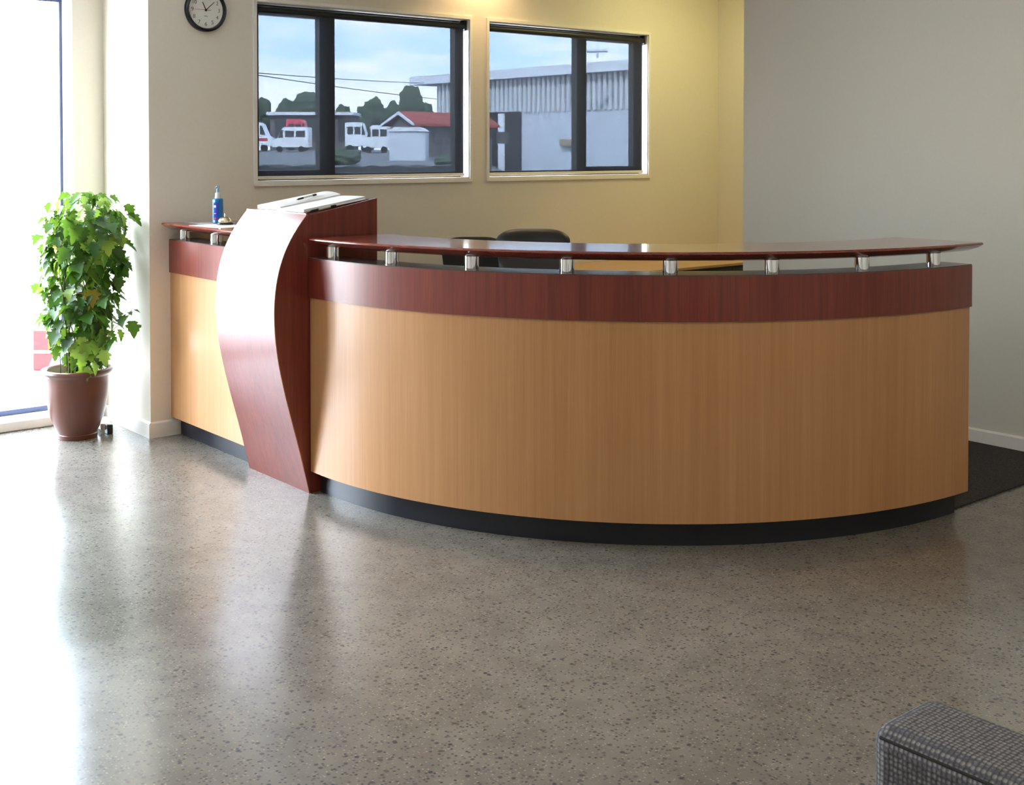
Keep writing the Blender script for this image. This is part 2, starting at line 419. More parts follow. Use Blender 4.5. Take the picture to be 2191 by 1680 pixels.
# ------------------------------------------------------------------ glazed entrance
wn = thing('window_3', (0, 7.03, 0), 'tall glazed entrance with thin dark frame', 'window', kind='structure')
rect_ring(XE, 2.455, .055, 2.425, .020, 7.02, 7.06, .03).build('window_frame', mat('dark_aluminium_blue_glare', (.05, .07, .16), .35), wn)  # dark frame with the blue glare of daylight painted into its colour
mxs = (.95,)
for x in mxs: box(x - .03, x + .03, 7.02, 7.06, .085, 2.395).build('mullion', 'dark_alu', wn)
edges = [XE + .005, mxs[0], 2.436]
for a, c in zip(edges[:-1], edges[1:]): box(a + .03, c - .001, 7.037, 7.043, .085, 2.395).build('pane', 'glass', wn)
box(XE, 2.455, YG - .012, 7.08, 0, .055).build('window_sill', 'white', wn, bevel=.006)
box(2.4505, 2.455, YG - .002, 7.02, .055, 2.43).build('jamb_lining', 'white', wn)

# ------------------------------------------------------------------ curved reception desk
CC = (4.748, 4.692)
dk = thing('reception_desk', (3.4, 3.3, 0), 'curved reception desk with pale wood front, dark red band and raised counter', 'desk')
A0, A1 = -181.9, -90.0
def sect(r0, r1, z0, z1, a0=A0, a1=A1): return MB().sector(CC, a0, a1, [(r0, z0), (r1, z0), (r1, z1), (r0, z1)])
sect(1.80, 1.940, 0, .10, A0, -90.6).build('kickboard', 'kick', dk, smooth=40)
sect(1.83, 1.990, .10, .886).build('front_panel', 'beech', dk, smooth=40)
sect(1.835, 1.998, .886, 1.062, A0, -89.85).build('fascia_band', 'mahogany', dk, smooth=40)
sect(1.833, 1.996, 1.062, 1.066, A0, -89.85).build('band_cap', 'cap', dk, smooth=40)
MB().sector(CC, -180.4, -88.55, [(1.955, 1.119), (1.998, 1.134), (2.022, 1.148), (2.022, 1.153), (2.016, 1.157), (1.606, 1.157), (1.600, 1.153), (1.600, 1.123), (1.604, 1.119)], 96).build('counter_top', 'mahogany_top', dk, smooth=25)
def post(x, y, parent):
    o = MB().lathe([(.030, 1.066), (.030, 1.0665), (.0295, 1.067), (.0295, 1.118), (.030, 1.1185), (.030, 1.119)], (x, y, 0), 28).build('post', 'chrome', parent, smooth=40)
    return o
for k in range(8):
    a = R(-179.2 + 12.03 * k)
    post(CC[0] + 1.928 * math.cos(a), CC[1] + 1.928 * math.sin(a), dk)
sect(1.20, 1.832, .700, .733, -178, -92).build('inner_worktop', 'beech_flat', dk, smooth=40)
for a in (-150, -120, -92.4): sect(1.35, 1.82, .0, .70, a, a + .6).build('support_panel', 'beech', dk, smooth=40)

# ------------------------------------------------------------------ lectern unit with bowed front
LY0, LY1, XB = 4.765, 5.330, 3.122
def bow(z):                                   # X of the bowed front at height z
    t_ = [(0, 2.752), (.10, 2.727), (.21, 2.700), (.36, 2.657), (.494, 2.622), (.64, 2.591), (.789, 2.577), (.88, 2.579), (.973, 2.590), (1.06, 2.615), (1.136, 2.649), (1.20, 2.692), (1.261, 2.746)]
    for (a, p), (c, q) in zip(t_[:-1], t_[1:]):
        if a <= z <= c: return p + (q - p) * (z - a) / (c - a)
from bisect import bisect
def smooth_bow(n=44):
    zs = [1.261 * k / n for k in range(n + 1)]; xs = [bow(z) for z in zs]
    for _ in range(6): xs = [xs[0]] + [(xs[i - 1] + 2 * xs[i] + xs[i + 1]) / 4 for i in range(1, n)] + [xs[-1]]
    return list(zip(xs, zs))
BOW = smooth_bow()
SL = (1.320 - 1.261) / (XB - 2.749)
lt = thing('lectern', (2.95, 5.05, 0), 'tall lectern unit with bowed red wood front and sloping top', 'lectern')
prof = BOW + [(x + .022, z) for x, z in reversed(BOW)]
g = MB(); n = len(BOW)                        # bowed sheet, built as a strip so the shading stays smooth
vs = []
for x, z in BOW:
    vs += [(x, LY0 - .004, z), (x, LY1 + .002, z), (x + .02, LY0 - .004, z), (x + .02, LY1 + .002, z)]
fs = []
for i in range(n - 1):
    a, c = 4 * i, 4 * i + 4
    fs += [(a, a + 1, c + 1, c), (a + 2, c + 2, c + 3, a + 3), (a, c, c + 2, a + 2), (a + 1, a + 3, c + 3, c + 1)]
fs += [(0, 2, 3, 1), (4 * n - 4, 4 * n - 3, 4 * n - 1, 4 * n - 2)]
g.add(vs, fs).build('bowed_front', 'mahogany', lt, smooth=30)
e_ = MB(); vs = []
for x, z in BOW: vs += [(x + .0005, LY0 - .0048, z), (x + .0035, LY0 - .0048, z), (x + .0035, LY0 - .0038, z), (x + .0005, LY0 - .0038, z)]
e_.add(vs, [(4 * i + k, 4 * i + (k + 1) % 4, 4 * i + 4 + (k + 1) % 4, 4 * i + 4 + k) for i in range(n - 1) for k in range(4)] + [(0, 1, 2, 3), (4 * n - 4, 4 * n - 3, 4 * n - 2, 4 * n - 1)])
e_.build('edge_highlight_strip', 'beech', lt)  # pale beech colour paints the lit highlight along the bowed edge
for y0, y1 in ((LY0, LY0 + .018), (LY1 - .018, LY1)):
    poly = [(x + .0205, z) for x, z in BOW[:-1]] + [(2.768, 1.255), (XB, 1.255 + SL * (XB - 2.768) + .012), (XB, 0)]
    MB().prism(poly, 1, y0, y1).build('side_panel', 'mahogany', lt, smooth=30)
box(XB - .018, XB, LY0 + .018, LY1 - .018, 0, 1.295).build('back_panel', 'mahogany', lt)
MB().prism([(2.752, 1.238), (XB - .018, 1.238 + SL * (XB - .018 - 2.752)), (XB - .018, 1.256 + SL * (XB - .018 - 2.752)), (2.752, 1.256)], 1, LY0 + .018, LY1 - .018).build('sloping_top', 'mahogany_top', lt)
box(2.742, 2.758, LY0 - .004, LY1 + .002, 1.256, 1.266).build('front_lip', 'mahogany_top', lt, bevel=.003)

# ------------------------------------------------------------------ straight side desk by the wall
sd = thing('side_desk', (2.85, 5.8, 0), 'straight desk section between the lectern and the back wall', 'desk')
box(2.795, 2.93, LY1 + .003, YB - .015, 0, .10).build('kickboard', 'kick', sd)
box(2.745, 2.905, LY1 + .003, YB - .001, .10, .886).build('front_panel', 'beech', sd)
box(2.738, 2.903, LY1 + .003, YB - .001, .886, 1.062).build('fascia_band', 'mahogany', sd)
box(2.740, 2.903, LY1 + .003, YB - .001, 1.062, 1.066).build('band_cap', 'cap', sd)
MB().prism([(2.745, 1.119), (2.705, 1.136), (2.687, 1.149), (2.687, 1.153), (2.692, 1.157), (3.09, 1.157), (3.096, 1.153), (3.096, 1.123), (3.09, 1.119)], 1, LY1 + .003, YB - .022).build('counter_top', 'mahogany_top', sd, smooth=25)
for y in (6.165, 5.785, 5.405): post(2.802, y, sd)
box(2.906, 3.5, LY1 + .05, YB - .02, .70, .733).build('inner_worktop', 'beech_flat', sd)

# ------------------------------------------------------------------ things on the side counter
ZC = 1.157
def paper(x, y, w, h, rz, z, label, m='white_paper', name='paper_sheet', th=.0008, group='papers on the side counter'):
    o = box(-w / 2, w / 2, -h / 2, h / 2, 0, th).build(name, m, base=(0, 0, 0))
    o.location = (x, y, z); o.rotation_euler = (0, 0, rz); return tag(o, label, 'paper', group)
paper(2.815, 5.74, .21, .297, R(6), ZC + .0002, 'white paper sheet lying under the bell on the side counter')
paper(2.90, 6.03, .21, .29, R(-8), ZC + .0002, 'printed sheet lying behind the blue bottle near the wall', mat('grey_printed_paper', (.45, .42, .42), .6))
bt = thing('spray_bottle', (2.89, 5.945, ZC + .0012), 'blue pump spray bottle standing on the side counter', 'bottle')
bx, by, bz = WL[bt]
def hexa(c, r0, r1, z0, z1, n=8, a0=.39): 
    return MB().lathe([(r0, z0), (r0, z1), (r1, z1 + .004)], c, n)
bo = hexa((bx, by, bz), .0285, .024, 0, .128, 10).build('bottle_body', 'blue_bottle', bt, bevel=.004)
MB().lathe([(.026, .0), (.026, .0)], (bx, by, bz), 4)
lb = MB(); vs = []
for z in (.018, .112):
    for k in range(5):
        a = R(195 + k * 15); vs.append((bx + .0295 * math.cos(a), by + .0295 * math.sin(a), bz + z))
lb.add(vs, [(k, k + 1, k + 6, k + 5) for k in range(4)]).build('bottle_label', 'blue_label', bt, smooth=60)
for zz, hh, mm in ((.085, .012, 'clear_white'), (.052, .003, 'clear_white'), (.022, .010, 'red_mark')):
    q = MB(); vs = []
    for z in (zz, zz + hh):
        for k in range(3):
            a = R(203 + k * 12); vs.append((bx + .0302 * math.cos(a), by + .0302 * math.sin(a), bz + z))
    q.add(vs, [(k, k + 1, k + 4, k + 3) for k in range(2)]).build('label_print', mm, bt)
MB().lathe([(.015, .132), (.015, .140), (.0135, .142), (.0135, .160), (.010, .164)], (bx, by, bz), 20).build('collar', 'clear_white', bt, smooth=35)
h = MB().lathe([(.0065, .164), (.0065, .184), (.009, .186), (.009, .196), (.007, .199)], (bx, by, bz), 16); h.tube([(bx, by, bz + .191), (bx - .014, by - .012, bz + .190), (bx - .024, by - .020, bz + .186)], [.005, .0045, .0035], 8)
h.build('pump_head', 'cyan_cap', bt, smooth=40)

be = thing('service_bell', (2.868, 5.815, ZC + .0012), 'shiny metal service bell on a black base', 'bell')
bx, by, bz = WL[be]
MB().lathe([(.042, 0), (.043, .004), (.040, .009), (.032, .011)], (bx, by, bz), 32).build('bell_base', 'black', be, smooth=35)
MB().lathe([(.037, .013), (.0375, .016), (.036, .024), (.031, .032), (.022, .039), (.010, .0425), (.006, .043)], (bx, by, bz), 32).build('bell_dome', 'brass', be, smooth=50)
MB().lathe([(.0028, .042), (.0028, .054), (.0045, .055), (.0045, .059), (.002, .061)], (bx, by, bz), 12).build('bell_button', 'chrome', be, smooth=40)

# ------------------------------------------------------------------ open visitors' book and pens on the lectern
def onslope(x, y, h): return (x, y, 1.256 + SL * (x - 2.752) + h)
bk = thing('open_book', onslope(2.95, 5.07, 0), 'open white visitors book lying on the lectern top', 'book')
def slab(x0, x1, y0, y1, hfun, h0, ny=12):
    g = MB(); vs = []
    for k in range(ny + 1):
        y = y0 + (y1 - y0) * k / ny; h = hfun(k / ny)
        for x in (x0, x1): vs += [onslope(x, y, h0), onslope(x, y, h0 + h)]
    fs = []
    for k in range(ny):
        a, c = 4 * k, 4 * k + 4
        fs += [(a + 1, a + 3, c + 3, c + 1), (a, c, c + 2, a + 2), (a, a + 1, c + 1, c), (a + 2, c + 2, c + 3, a + 3)]
    e = 4 * ny
    fs += [(0, 2, 3, 1), (e, e + 1, e + 3, e + 2)]
    return g.add(vs, fs)
slab(2.775, 3.11, 4.815, 5.30, lambda u: .004, .0005, 2).build('book_cover', 'black', bk)
slab(2.782, 3.112, 5.072, 5.295, lambda u: .006 + .020 * math.sin(math.pi * min(1, .12 + u * .75)) ** .8, .0046).build('page_block', 'white_paper', bk, smooth=40)
slab(2.775, 3.105, 4.838, 5.070, lambda u: .007 + .006 * math.sin(math.pi * (u * .5 + .4)), .0046).build('page_block', 'white_paper', bk, smooth=40)
def pen(p0, p1, label):
    p0, p1 = Vector(p0), Vector(p1); d = p1 - p0
    o = thing('pen', p0, label, 'pen', 'pens on the lectern')
    f = lambda u: p0 + d * u
    MB().tube([f(0), f(.08), f(.081), f(.32)], [.0012, .0035, .0048, .0048], 10).build('pen_grip', 'black', o, smooth=40)
    MB().tube([f(.32), f(.78)], .0050, 10).build('pen_barrel', mat('pale_barrel', (.62, .66, .60), .3), o, smooth=40)
    MB().tube([f(.78), f(.96), f(1)], [.0052, .0052, .003], 10).build('pen_cap', 'black', o, smooth=40)
pen(onslope(2.885, 5.098, .0340), onslope(3.015, 5.135, .0345), 'black and pale pen lying along the fold of the open book')
pen(onslope(2.782, 4.800, .0095), onslope(2.925, 4.806, .0095), 'black and pale pen lying at the edge of the lectern beside the book')
# clear ruler-like strip at the book's edge
o = slab(2.90, 3.09, 4.812, 4.828, lambda u: .003, .006, 1).build('white_ruler', 'clear_white'); tag(o, 'white strip lying along the edge of the open book', 'ruler')

# ------------------------------------------------------------------ wall clock
CXC, CZC, CRD = 2.955, 2.317, .1205
ck = thing('wall_clock', (CXC, YB, CZC - CRD), 'round black-rimmed wall clock with a white face', 'clock')
def lathe_y(prof, n=56):                      # profile (r, depth in front of the wall)
    g = MB(); g.lathe([(r, d) for r, d in prof], (0, 0, 0), n)
    g.v = [(CXC + x, YB - z, CZC + y) for x, y, z in g.v]; return g
rim = MB(); vs = []; nn = 64
pr = [(.1005, .004), (.1205, .0), (.1205, .018), (.117, .027), (.110, .031), (.104, .028), (.1005, .018)]
for k in range(nn):
    a = 2 * math.pi * k / nn
    for r, d in pr: vs.append((CXC + r * math.cos(a), YB - d, CZC + r * math.sin(a)))
mm_ = len(pr)
rim.add(vs, [(k * mm_ + i, ((k + 1) % nn) * mm_ + i, ((k + 1) % nn) * mm_ + (i + 1) % mm_, k * mm_ + (i + 1) % mm_) for k in range(nn) for i in range(mm_)]).build('rim', 'clock_rim', ck, smooth=40)
lathe_y([(.1015, .003), (.1015, .012)]).build('face', 'clock_face', ck, smooth=40)
def numeral(txt, x, z, size):
    cu = bpy.data.curves.new('numeral', 'FONT'); cu.body = txt; cu.size = size; cu.align_x = 'CENTER'; cu.align_y = 'CENTER'; cu.extrude = .0003
    tmp = bpy.data.objects.new('tmp', cu); COL.objects.link(tmp)
    dg = bpy.context.evaluated_depsgraph_get(); me = bpy.data.meshes.new_from_object(tmp.evaluated_get(dg))
    bpy.data.objects.remove(tmp); me.materials.append(M['ink'])
    o = bpy.data.objects.new('numeral', me); COL.objects.link(o); o.parent = ck
    o.location = Vector((x, YB - .0124, z)) - WL[ck]; o.rotation_euler = (R(90), 0, 0)
for hname in range(1, 13):
    a = R(90 - 30 * hname); numeral(str(hname), CXC + .078 * math.cos(a), CZC + .078 * math.sin(a), .030)
def hand(name, deg, l0, l1, w, d, m):
    a = R(90 - deg); u = Vector((math.cos(a), 0, math.sin(a))); v = Vector((-u.z, 0, u.x))
    c = Vector((CXC, YB - d, CZC)); g = MB()
    P = [c - u * l0 - v * w, c - u * l0 + v * w, c + u * l1 + v * w * .6, c + u * l1 - v * w * .6]
    g.add([tuple(p) for p in P] + [tuple(p - Vector((0, .0012, 0))) for p in P], [(0, 1, 2, 3), (7, 6, 5, 4), (0, 4, 5, 1), (1, 5, 6, 2), (2, 6, 7, 3), (3, 7, 4, 0)])
    g.build(name, m, ck)
hand('hour_hand', 334, .008, .046, .0030, .0140, 'black'); hand('minute_hand', 47, .010, .068, .0024, .0156, 'black')
hand('second_hand', 270, .028, .068, .0011, .0172, 'red_hand'); lathe_y([(.005, .012), (.005, .0195), (.003, .0205)], 16).build('hub', 'black', ck, smooth=40)
box(CXC - .010, CXC + .010, YB - .0127, YB - .0122, CZC - .036, CZC - .033).build('maker_mark', 'ink', ck)

# ------------------------------------------------------------------ potted grape ivy
PXY = (2.335, 6.500)
pl = thing('potted_ivy', (*PXY, 0), 'leafy green climbing ivy in a brown terracotta pot', 'potted plant')
MB().lathe([(.088, 0), (.102, .002), (.104, .020), (.106, .024), (.102, .028), (.103, .034), (.114, .055), (.133, .105), (.149, .165), (.160, .235), (.164, .295), (.164, .335), (.170, .343), (.182, .352), (.186, .362), (.182, .372), (.170, .376), (.160, .374), (.152, .366), (.150, .330)], (*PXY, 0), 48).build('pot', 'terracotta', pl, smooth=40)
# pale rim interior as its own surface
MB().lathe([(.1495, .366), (.1485, .345), (.1475, .330)], (*PXY, 0), 48, False).build('pot_lining', 'terracotta_in', pl, smooth=40)
MB().lathe([(.1465, .300), (.1465, .3165), (.06, .322), (.01, .324)], (*PXY, 0), 40).build('soil', 'soil', pl, smooth=60)
# lobed leaf outline
def leaf_mesh(name, lobes, droop, m):
    bm = bmesh.new()
    pts = [(0, 0), (.20, -.06), (.34, .06), (.27, .16), (.47, .24), (.50, .38), (.33, .42), (.36, .60), (.22, .62), (.16, .80), (0, 1.0)]
    pts = [(x * (1 + .12 * lobes * ((i % 2) * 2 - 1)), y) for i, (x, y) in enumerate(pts)]
    zf = lambda x, y: -droop * y * y + .22 * abs(x) - .03
    spine = [bm.verts.new((0, y, zf(0, y))) for _, y in pts]
    for sgn in (1, -1):
        side = [bm.verts.new((sgn * x, y, zf(x, y))) for x, y in pts[1:-1]]
        allv = [spine[0]] + side + [spine[-1]]
        for i in range(len(allv) - 1):
            q = [spine[i], spine[i + 1], allv[i + 1], allv[i]]
            u = []
            for x in q:
                if x not in u: u.append(x)
            if len(u) > 2: bm.faces.new(u if sgn < 0 else u[::-1])
    me = bpy.data.meshes.new(name); bm.to_mesh(me); bm.free()
    for p in me.polygons: p.use_smooth = True
    me.materials.append(M[m]); return me
LEAVES = [leaf_mesh('leaf', lo, dr, m) for lo, dr, m in ((0, .25, 'leaf'), (1, .38, 'leaf'), (-.5, .15, 'leaf'), (.5, .30, 'leaf_young'), (0, .2, 'leaf_young'), (.4, .35, 'leaf_old'))]
# silhouette of the foliage read off the photo: height, centre offset along the picture's right, half width
SIL = [(.32, .04, .04), (.38, .04, .08), (.48, .03, .12), (.58, .02, .17), (.70, .02, .18), (.82, .03, .205), (.95, .03, .22), (1.08, .05, .235), (1.18, .06, .23), (1.26, .06, .19), (1.33, .05, .12)]
def sil(z):
    z = min(max(z, .32), 1.33)
    for (a, c, w_), (d, e, f_) in zip(SIL[:-1], SIL[1:]):
        if a <= z <= d:
            u = (z - a) / (d - a); return c + (e - c) * u, w_ + (f_ - w_) * u
rl = random.Random(3); spots = []
while len(spots) < 620:
    z = .33 + 1.0 * rl.random()
    c, wd = sil(min(max(z, .32), 1.33))
    if rl.random() > (wd / .235) ** 1.2: continue
    if z < .60 and rl.random() < .20: continue
    a = rl.uniform(0, 2 * math.pi); rr = wd * (rl.random() ** .38) * rl.uniform(.80, 1.14)
    # a is measured in the picture's right / depth frame
    off = CR * (c + rr * math.cos(a)) + Vector((CF.x, CF.y, 0)).normalized() * (rr * .75 * math.sin(a))
    p = Vector((PXY[0] + off.x, PXY[1] + off.y, z))
    if p.x > 2.575 or p.y > 6.79: continue
    outdir = (Vector((off.x, off.y, 0)) - CR * c)
    outdir = outdir.normalized() if outdir.length > 1e-4 else Vector((1, 0, 0))
    s = rl.uniform(.050, .100) * (.8 if z > 1.22 else 1)
    front = -math.sin(a)
    spots.append((p, outdir, s, front, z, rl.random()))
spots += [(Vector((2.545, 6.262, .63)), Vector((.5, -.8, 0)), .095, 5, .63, .5), (Vector((2.54, 6.29, .68)), Vector((.5, -.5, 0)), .035, 5, .68, .5), (Vector((2.565, 6.275, .69)), Vector((.7, -.3, 0)), .035, 5, .69, .5)]
for px, py in ((150, 735), (163, 760), (172, 785), (180, 800), (190, 772), (200, 790), (205, 745), (218, 730), (222, 765), (235, 742), (248, 735), (255, 720), (130, 715), (118, 738), (140, 752), (262, 690), (185, 748)):
    q = at(px, py - 14, 6.36 + .12 * rl.random()); spots.append((q, Vector((-.4, -.9, 0)), rl.uniform(.06, .095), 4, q.z, rl.uniform(.05, .6)))
spots.sort(key=lambda q: -q[3])
def leaf_matrix(p, d, s):
    down = R(rl.uniform(15, 85)); yawj = R(rl.uniform(-55, 55)); roll = R(rl.uniform(-35, 35))
    ang = math.atan2(d.y, d.x) + yawj - R(90)
    return Matrix.Translation(p) @ Matrix.Rotation(ang, 4, 'Z') @ Matrix.Rotation(-down, 4, 'X') @ Matrix.Rotation(roll, 4, 'Y') @ Matrix.Scale(s, 4)
base_m = Matrix.Translation(-WL[pl])
rest_v, rest_f = [], []
for i, (p, d, s, fr, z, u) in enumerate(spots):
    young = u < (.75 if z > 1.18 else .30 if z > .95 or z < .6 else .14)
    me = LEAVES[5] if u > .985 else (LEAVES[3 + int(u * 1000) % 2] if young else LEAVES[int(u * 1000) % 3])
    mtx = base_m @ leaf_matrix(p, d, s)
    if i < 300:
        o = bpy.data.objects.new('leaf', me); COL.objects.link(o); o.parent = pl; o.matrix_local = mtx
    else:
        k = len(rest_v); rest_v += [tuple(mtx @ v_.co) for v_ in me.vertices]; rest_f += [tuple(x + k for x in q.vertices) for q in me.polygons]
me = bpy.data.meshes.new('inner_leaves'); me.from_pydata(rest_v, [], rest_f); me.materials.append(M['leaf'])
o = bpy.data.objects.new('inner_leaves', me); COL.objects.link(o); o.parent = pl; o['kind'] = 'stuff'
for k in range(7):
    a = k * .9; b0 = Vector((PXY[0] + .05 * math.cos(a), PXY[1] + .05 * math.sin(a), .33)); pts = []
    for j in range(9):
        z = .33 + (.70 + .09 * (k % 3)) * j / 8
        c, wd = sil(z); off = CR * c; rr = .04 + wd * .45 * (j / 8)
        pts.append((PXY[0] + off.x * j / 8 + rr * math.cos(a + .35 * j), PXY[1] + off.y * j / 8 + rr * .8 * math.sin(a + .35 * j), z))
    MB().tube(pts, [.005 - .0004 * j for j in range(9)], 6).build('stem', 'stem', pl, smooth=60)
MB().tube([(2.40, 6.42, .52), (2.47, 6.35, .58), (2.525, 6.285, .645), (2.545, 6.265, .69)], .0018, 6).build('stem', 'stem', pl, smooth=60)
for k in range(4):
    a = R(40 + 90 * k); x, y = PXY[0] + .095 * math.cos(a), PXY[1] + .095 * math.sin(a)
    MB().tube([(x, y, .32), (x + .02 * math.cos(a), y + .02 * math.sin(a), 1.02)], .0022, 6).build('support_wire', 'wire', pl, smooth=60)

# low white board on the floor behind the pot
pb = thing('low_plinth', (2.43, 6.60, 0), 'low white board on the floor beside the terracotta pot', 'board')
MB().prism([(2.462, 6.50), (2.506, 6.455), (2.560, 6.66), (2.47, 6.70)], 2, .018, .052).build('board', 'white', pb, bevel=.003)
box(2.480, 2.512, 6.450, 6.490, 0, .050).build('end_block', 'black', pb, bevel=.003)
box(2.50, 2.53, 6.60, 6.64, 0, .018).build('foot', 'black', pb); 

# ------------------------------------------------------------------ office chairs behind the desk
def office_chair(loc, rz, top, wd, m, label, roll=False):
    t_ = thing('office_chair', loc, label, 'chair', 'office chairs behind the desk')
    x, y, _ = loc
    g = MB()                                  # backrest: padded, wider at the top, softly rounded (chair faces local -Y)
    nx, nz = 14, 12; z0 = .58
    for side in (0, 1):
        for j in range(nz + 1):
            v_ = j / nz
            for i in range(nx + 1):
                u = i / nx * 2 - 1
                hw = wd * (.76 + .24 * v_) / 2
                zz = z0 + (top - z0) * v_ - (abs(u) ** 5) * .05 * (v_ > .5) * ((v_ - .5) * 2) ** 2
                th = .045 * (1 - abs(u) ** 6 * .55) * (1 - abs(2 * v_ - 1) ** 8 * .5)
                bulge = .018 * math.sin(v_ * math.pi * (5 if roll else 1)) if side == 0 else 0
                yy = .23 + .10 * v_ + .035 * (1 - u * u) + (-th - bulge if side == 0 else th * .8)
                g.v.append((x + u * hw, y + yy, zz))
    k = (nx + 1) * (nz + 1); id_ = lambda s_, j, i: s_ * k + j * (nx + 1) + i
    for j in range(nz):
        for i in range(nx):
            g.f.append((id_(0, j, i), id_(0, j, i + 1), id_(0, j + 1, i + 1), id_(0, j + 1, i)))
            g.f.append((id_(1, j, i), id_(1, j + 1, i), id_(1, j + 1, i + 1), id_(1, j, i + 1)))
    for j in range(nz):
        g.f.append((id_(0, j, 0), id_(0, j + 1, 0), id_(1, j + 1, 0), id_(1, j, 0))); g.f.append((id_(0, j, nx), id_(1, j, nx), id_(1, j + 1, nx), id_(0, j + 1, nx)))
    for i in range(nx):
        g.f.append((id_(0, 0, i), id_(1, 0, i), id_(1, 0, i + 1), id_(0, 0, i + 1))); g.f.append((id_(0, nz, i), id_(0, nz, i + 1), id_(1, nz, i + 1), id_(1, nz, i)))
    o = g.build('backrest', m, t_, smooth=70); o.modifiers.new('soft', 'SUBSURF').render_levels = 1
    MB().prism([(x + a, y + c) for a, c in ((-.22, -.24), (.22, -.24), (.25, -.10), (.24, .22), (-.24, .22), (-.25, -.10))], 2, .44, .52).build('seat', m, t_, bevel=.03, seg=3)
    MB().tube([(x, y + .16, .45), (x, y + .30, .47), (x, y + .335, .62), (x, y + .345, .78)], .022, 8).build('back_bracket', 'black', t_, smooth=60)
    MB().lathe([(.03, .10), (.03, .28), (.018, .282), (.018, .44)], (x, y, 0), 16).build('gas_column', 'black', t_, smooth=40)
    for s in (-1, 1):
        MB().tube([(x + s * .20, y + .05, .45), (x + s * .27, y + .05, .50), (x + s * .27, y + .05, .66), (x + s * .27, y - .02, .68), (x + s * .27, y - .16, .67)], .018, 8).build('armrest', 'black', t_, smooth=60)
    for q in range(5):
        a = R(72 * q + 18); e = (x + .27 * math.cos(a), y + .27 * math.sin(a))
        MB().tube([(x, y, .12), (*e, .075)], [.026, .016], 8).build('base_leg', 'black', t_, smooth=60)
        MB().tube([(e[0] - .018 * math.sin(a), e[1] + .018 * math.cos(a), .034), (e[0] + .018 * math.sin(a), e[1] - .018 * math.cos(a), .034)], .0255, 12).build('caster', 'black', t_, smooth=40)
    t_.rotation_euler = (0, 0, rz)
    return t_
FX = Vector((CF.x, CF.y, 0)).normalized()
p1 = at(1141, 495, 6.55); p2 = at(1016, 512, 7.35)
office_chair((p1.x - .30 * FX.x, p1.y - .30 * FX.y, .008), YAW - R(90), p1.z + .012, .41, 'black_leather', 'black leather office chair with a high padded back', True)
office_chair((p2.x - .30 * FX.x, p2.y - .30 * FX.y, .008), YAW - R(88), p2.z + .012, .40, 'black_fabric', 'lower black fabric office chair half hidden behind the leather one')

# ------------------------------------------------------------------ desk along the back wall
wd_ = thing('work_desk', (6.2, 5.84, .008), 'pale wood work desk along the back wall behind the reception counter', 'desk')
box(5.25, 7.215, 5.52, 6.205, .736, .756).build('desk_top', 'beech_flat', wd_, bevel=.003)
box(5.27, 5.295, 5.50, 6.20, .008, .728).build('end_panel', 'beech', wd_)
box(5.95, 7.19, 5.535, 6.19, .008, .735).build('shade_drawer_unit', 'black', wd_)  # made-up black drawers standing in for the shade under the desk top
for k in range(3):
    for c in range(2):
        f_ = box(5.96 + .615 * c, 6.565 + .615 * c, 5.523, 5.535, .03 + .232 * k, .255 + .232 * k).build('shade_drawer_front', 'black', wd_, bevel=.003)
        box(6.20 + .615 * c, 6.33 + .615 * c, 5.503, 5.523, .20 + .232 * k, .212 + .232 * k).build('handle', 'chrome', f_)

# ------------------------------------------------------------------ armchair in the near corner
AX, AY, AZ = 1.662, 1.114, .633
ac = thing('armchair', (AX + .36, AY - .35, 0), 'grey dotted fabric armchair in the bottom right corner', 'armchair')
for x0 in (AX, AX + .60): box(x0, x0 + .175, AY - .70, AY, .06, AZ).build('arm', 'upholstery', ac, bevel=.030, seg=4)
box(AX + .175, AX + .60, AY - .62, AY - .02, .06, .30).build('seat_base', 'upholstery', ac, bevel=.015)
box(AX + .178, AX + .597, AY - .56, AY - .01, .30, .43).build('seat_cushion', 'upholstery', ac, bevel=.035, seg=3)
box(AX + .175, AX + .60, AY - .75, AY - .56, .06, .78).build('backrest', 'upholstery', ac, bevel=.03, seg=3)
for x in (AX + .05, AX + .725):
    for y in (AY - .06, AY - .64): MB().lathe([(.018, 0), (.022, .06)], (x, y, 0), 14).build('foot', 'chrome', ac, smooth=40)
# piping along the arm's upper edge
for x0 in (AX,): MB().tube([(x0 + .003, AY - .69, AZ - .018), (x0 + .003, AY - .02, AZ - .018)], .0026, 8).build('piping', 'black_fabric', ac, smooth=60)

# ------------------------------------------------------------------ ceiling downlights (warm)
def downlight(x, y, power, spot, blend, label, tilt=(0, 0)):
    o = thing('downlight', (x, y, CEIL - .02), label, 'lamp', 'ceiling downlights')
    MB().lathe([(.062, -.004), (.062, .019), (.048, .019), (.046, .0)], (x, y, CEIL - .02), 32).build('trim_ring', 'clear_white', o, smooth=40)
    MB().lathe([(.001, .004), (.044, .004), (.044, .012), (.001, .012)], (x, y, CEIL - .02), 24).build('bulb_glass', 'lamp_glow', o, smooth=40)
    l = bpy.data.lights.new('downlight_beam', 'SPOT'); l.energy = power; l.spot_size = spot; l.spot_blend = blend; l.color = (1, .68, .34); l.shadow_soft_size = .04
    q = bpy.data.objects.new('downlight_beam', l); COL.objects.link(q); q.parent = o; q.location = (0, 0, -.03); q.rotation_euler = (tilt[0], tilt[1], 0)
downlight(4.87, 6.00, 11, R(140), 1.0, 'recessed ceiling downlight close to the wall between the windows')
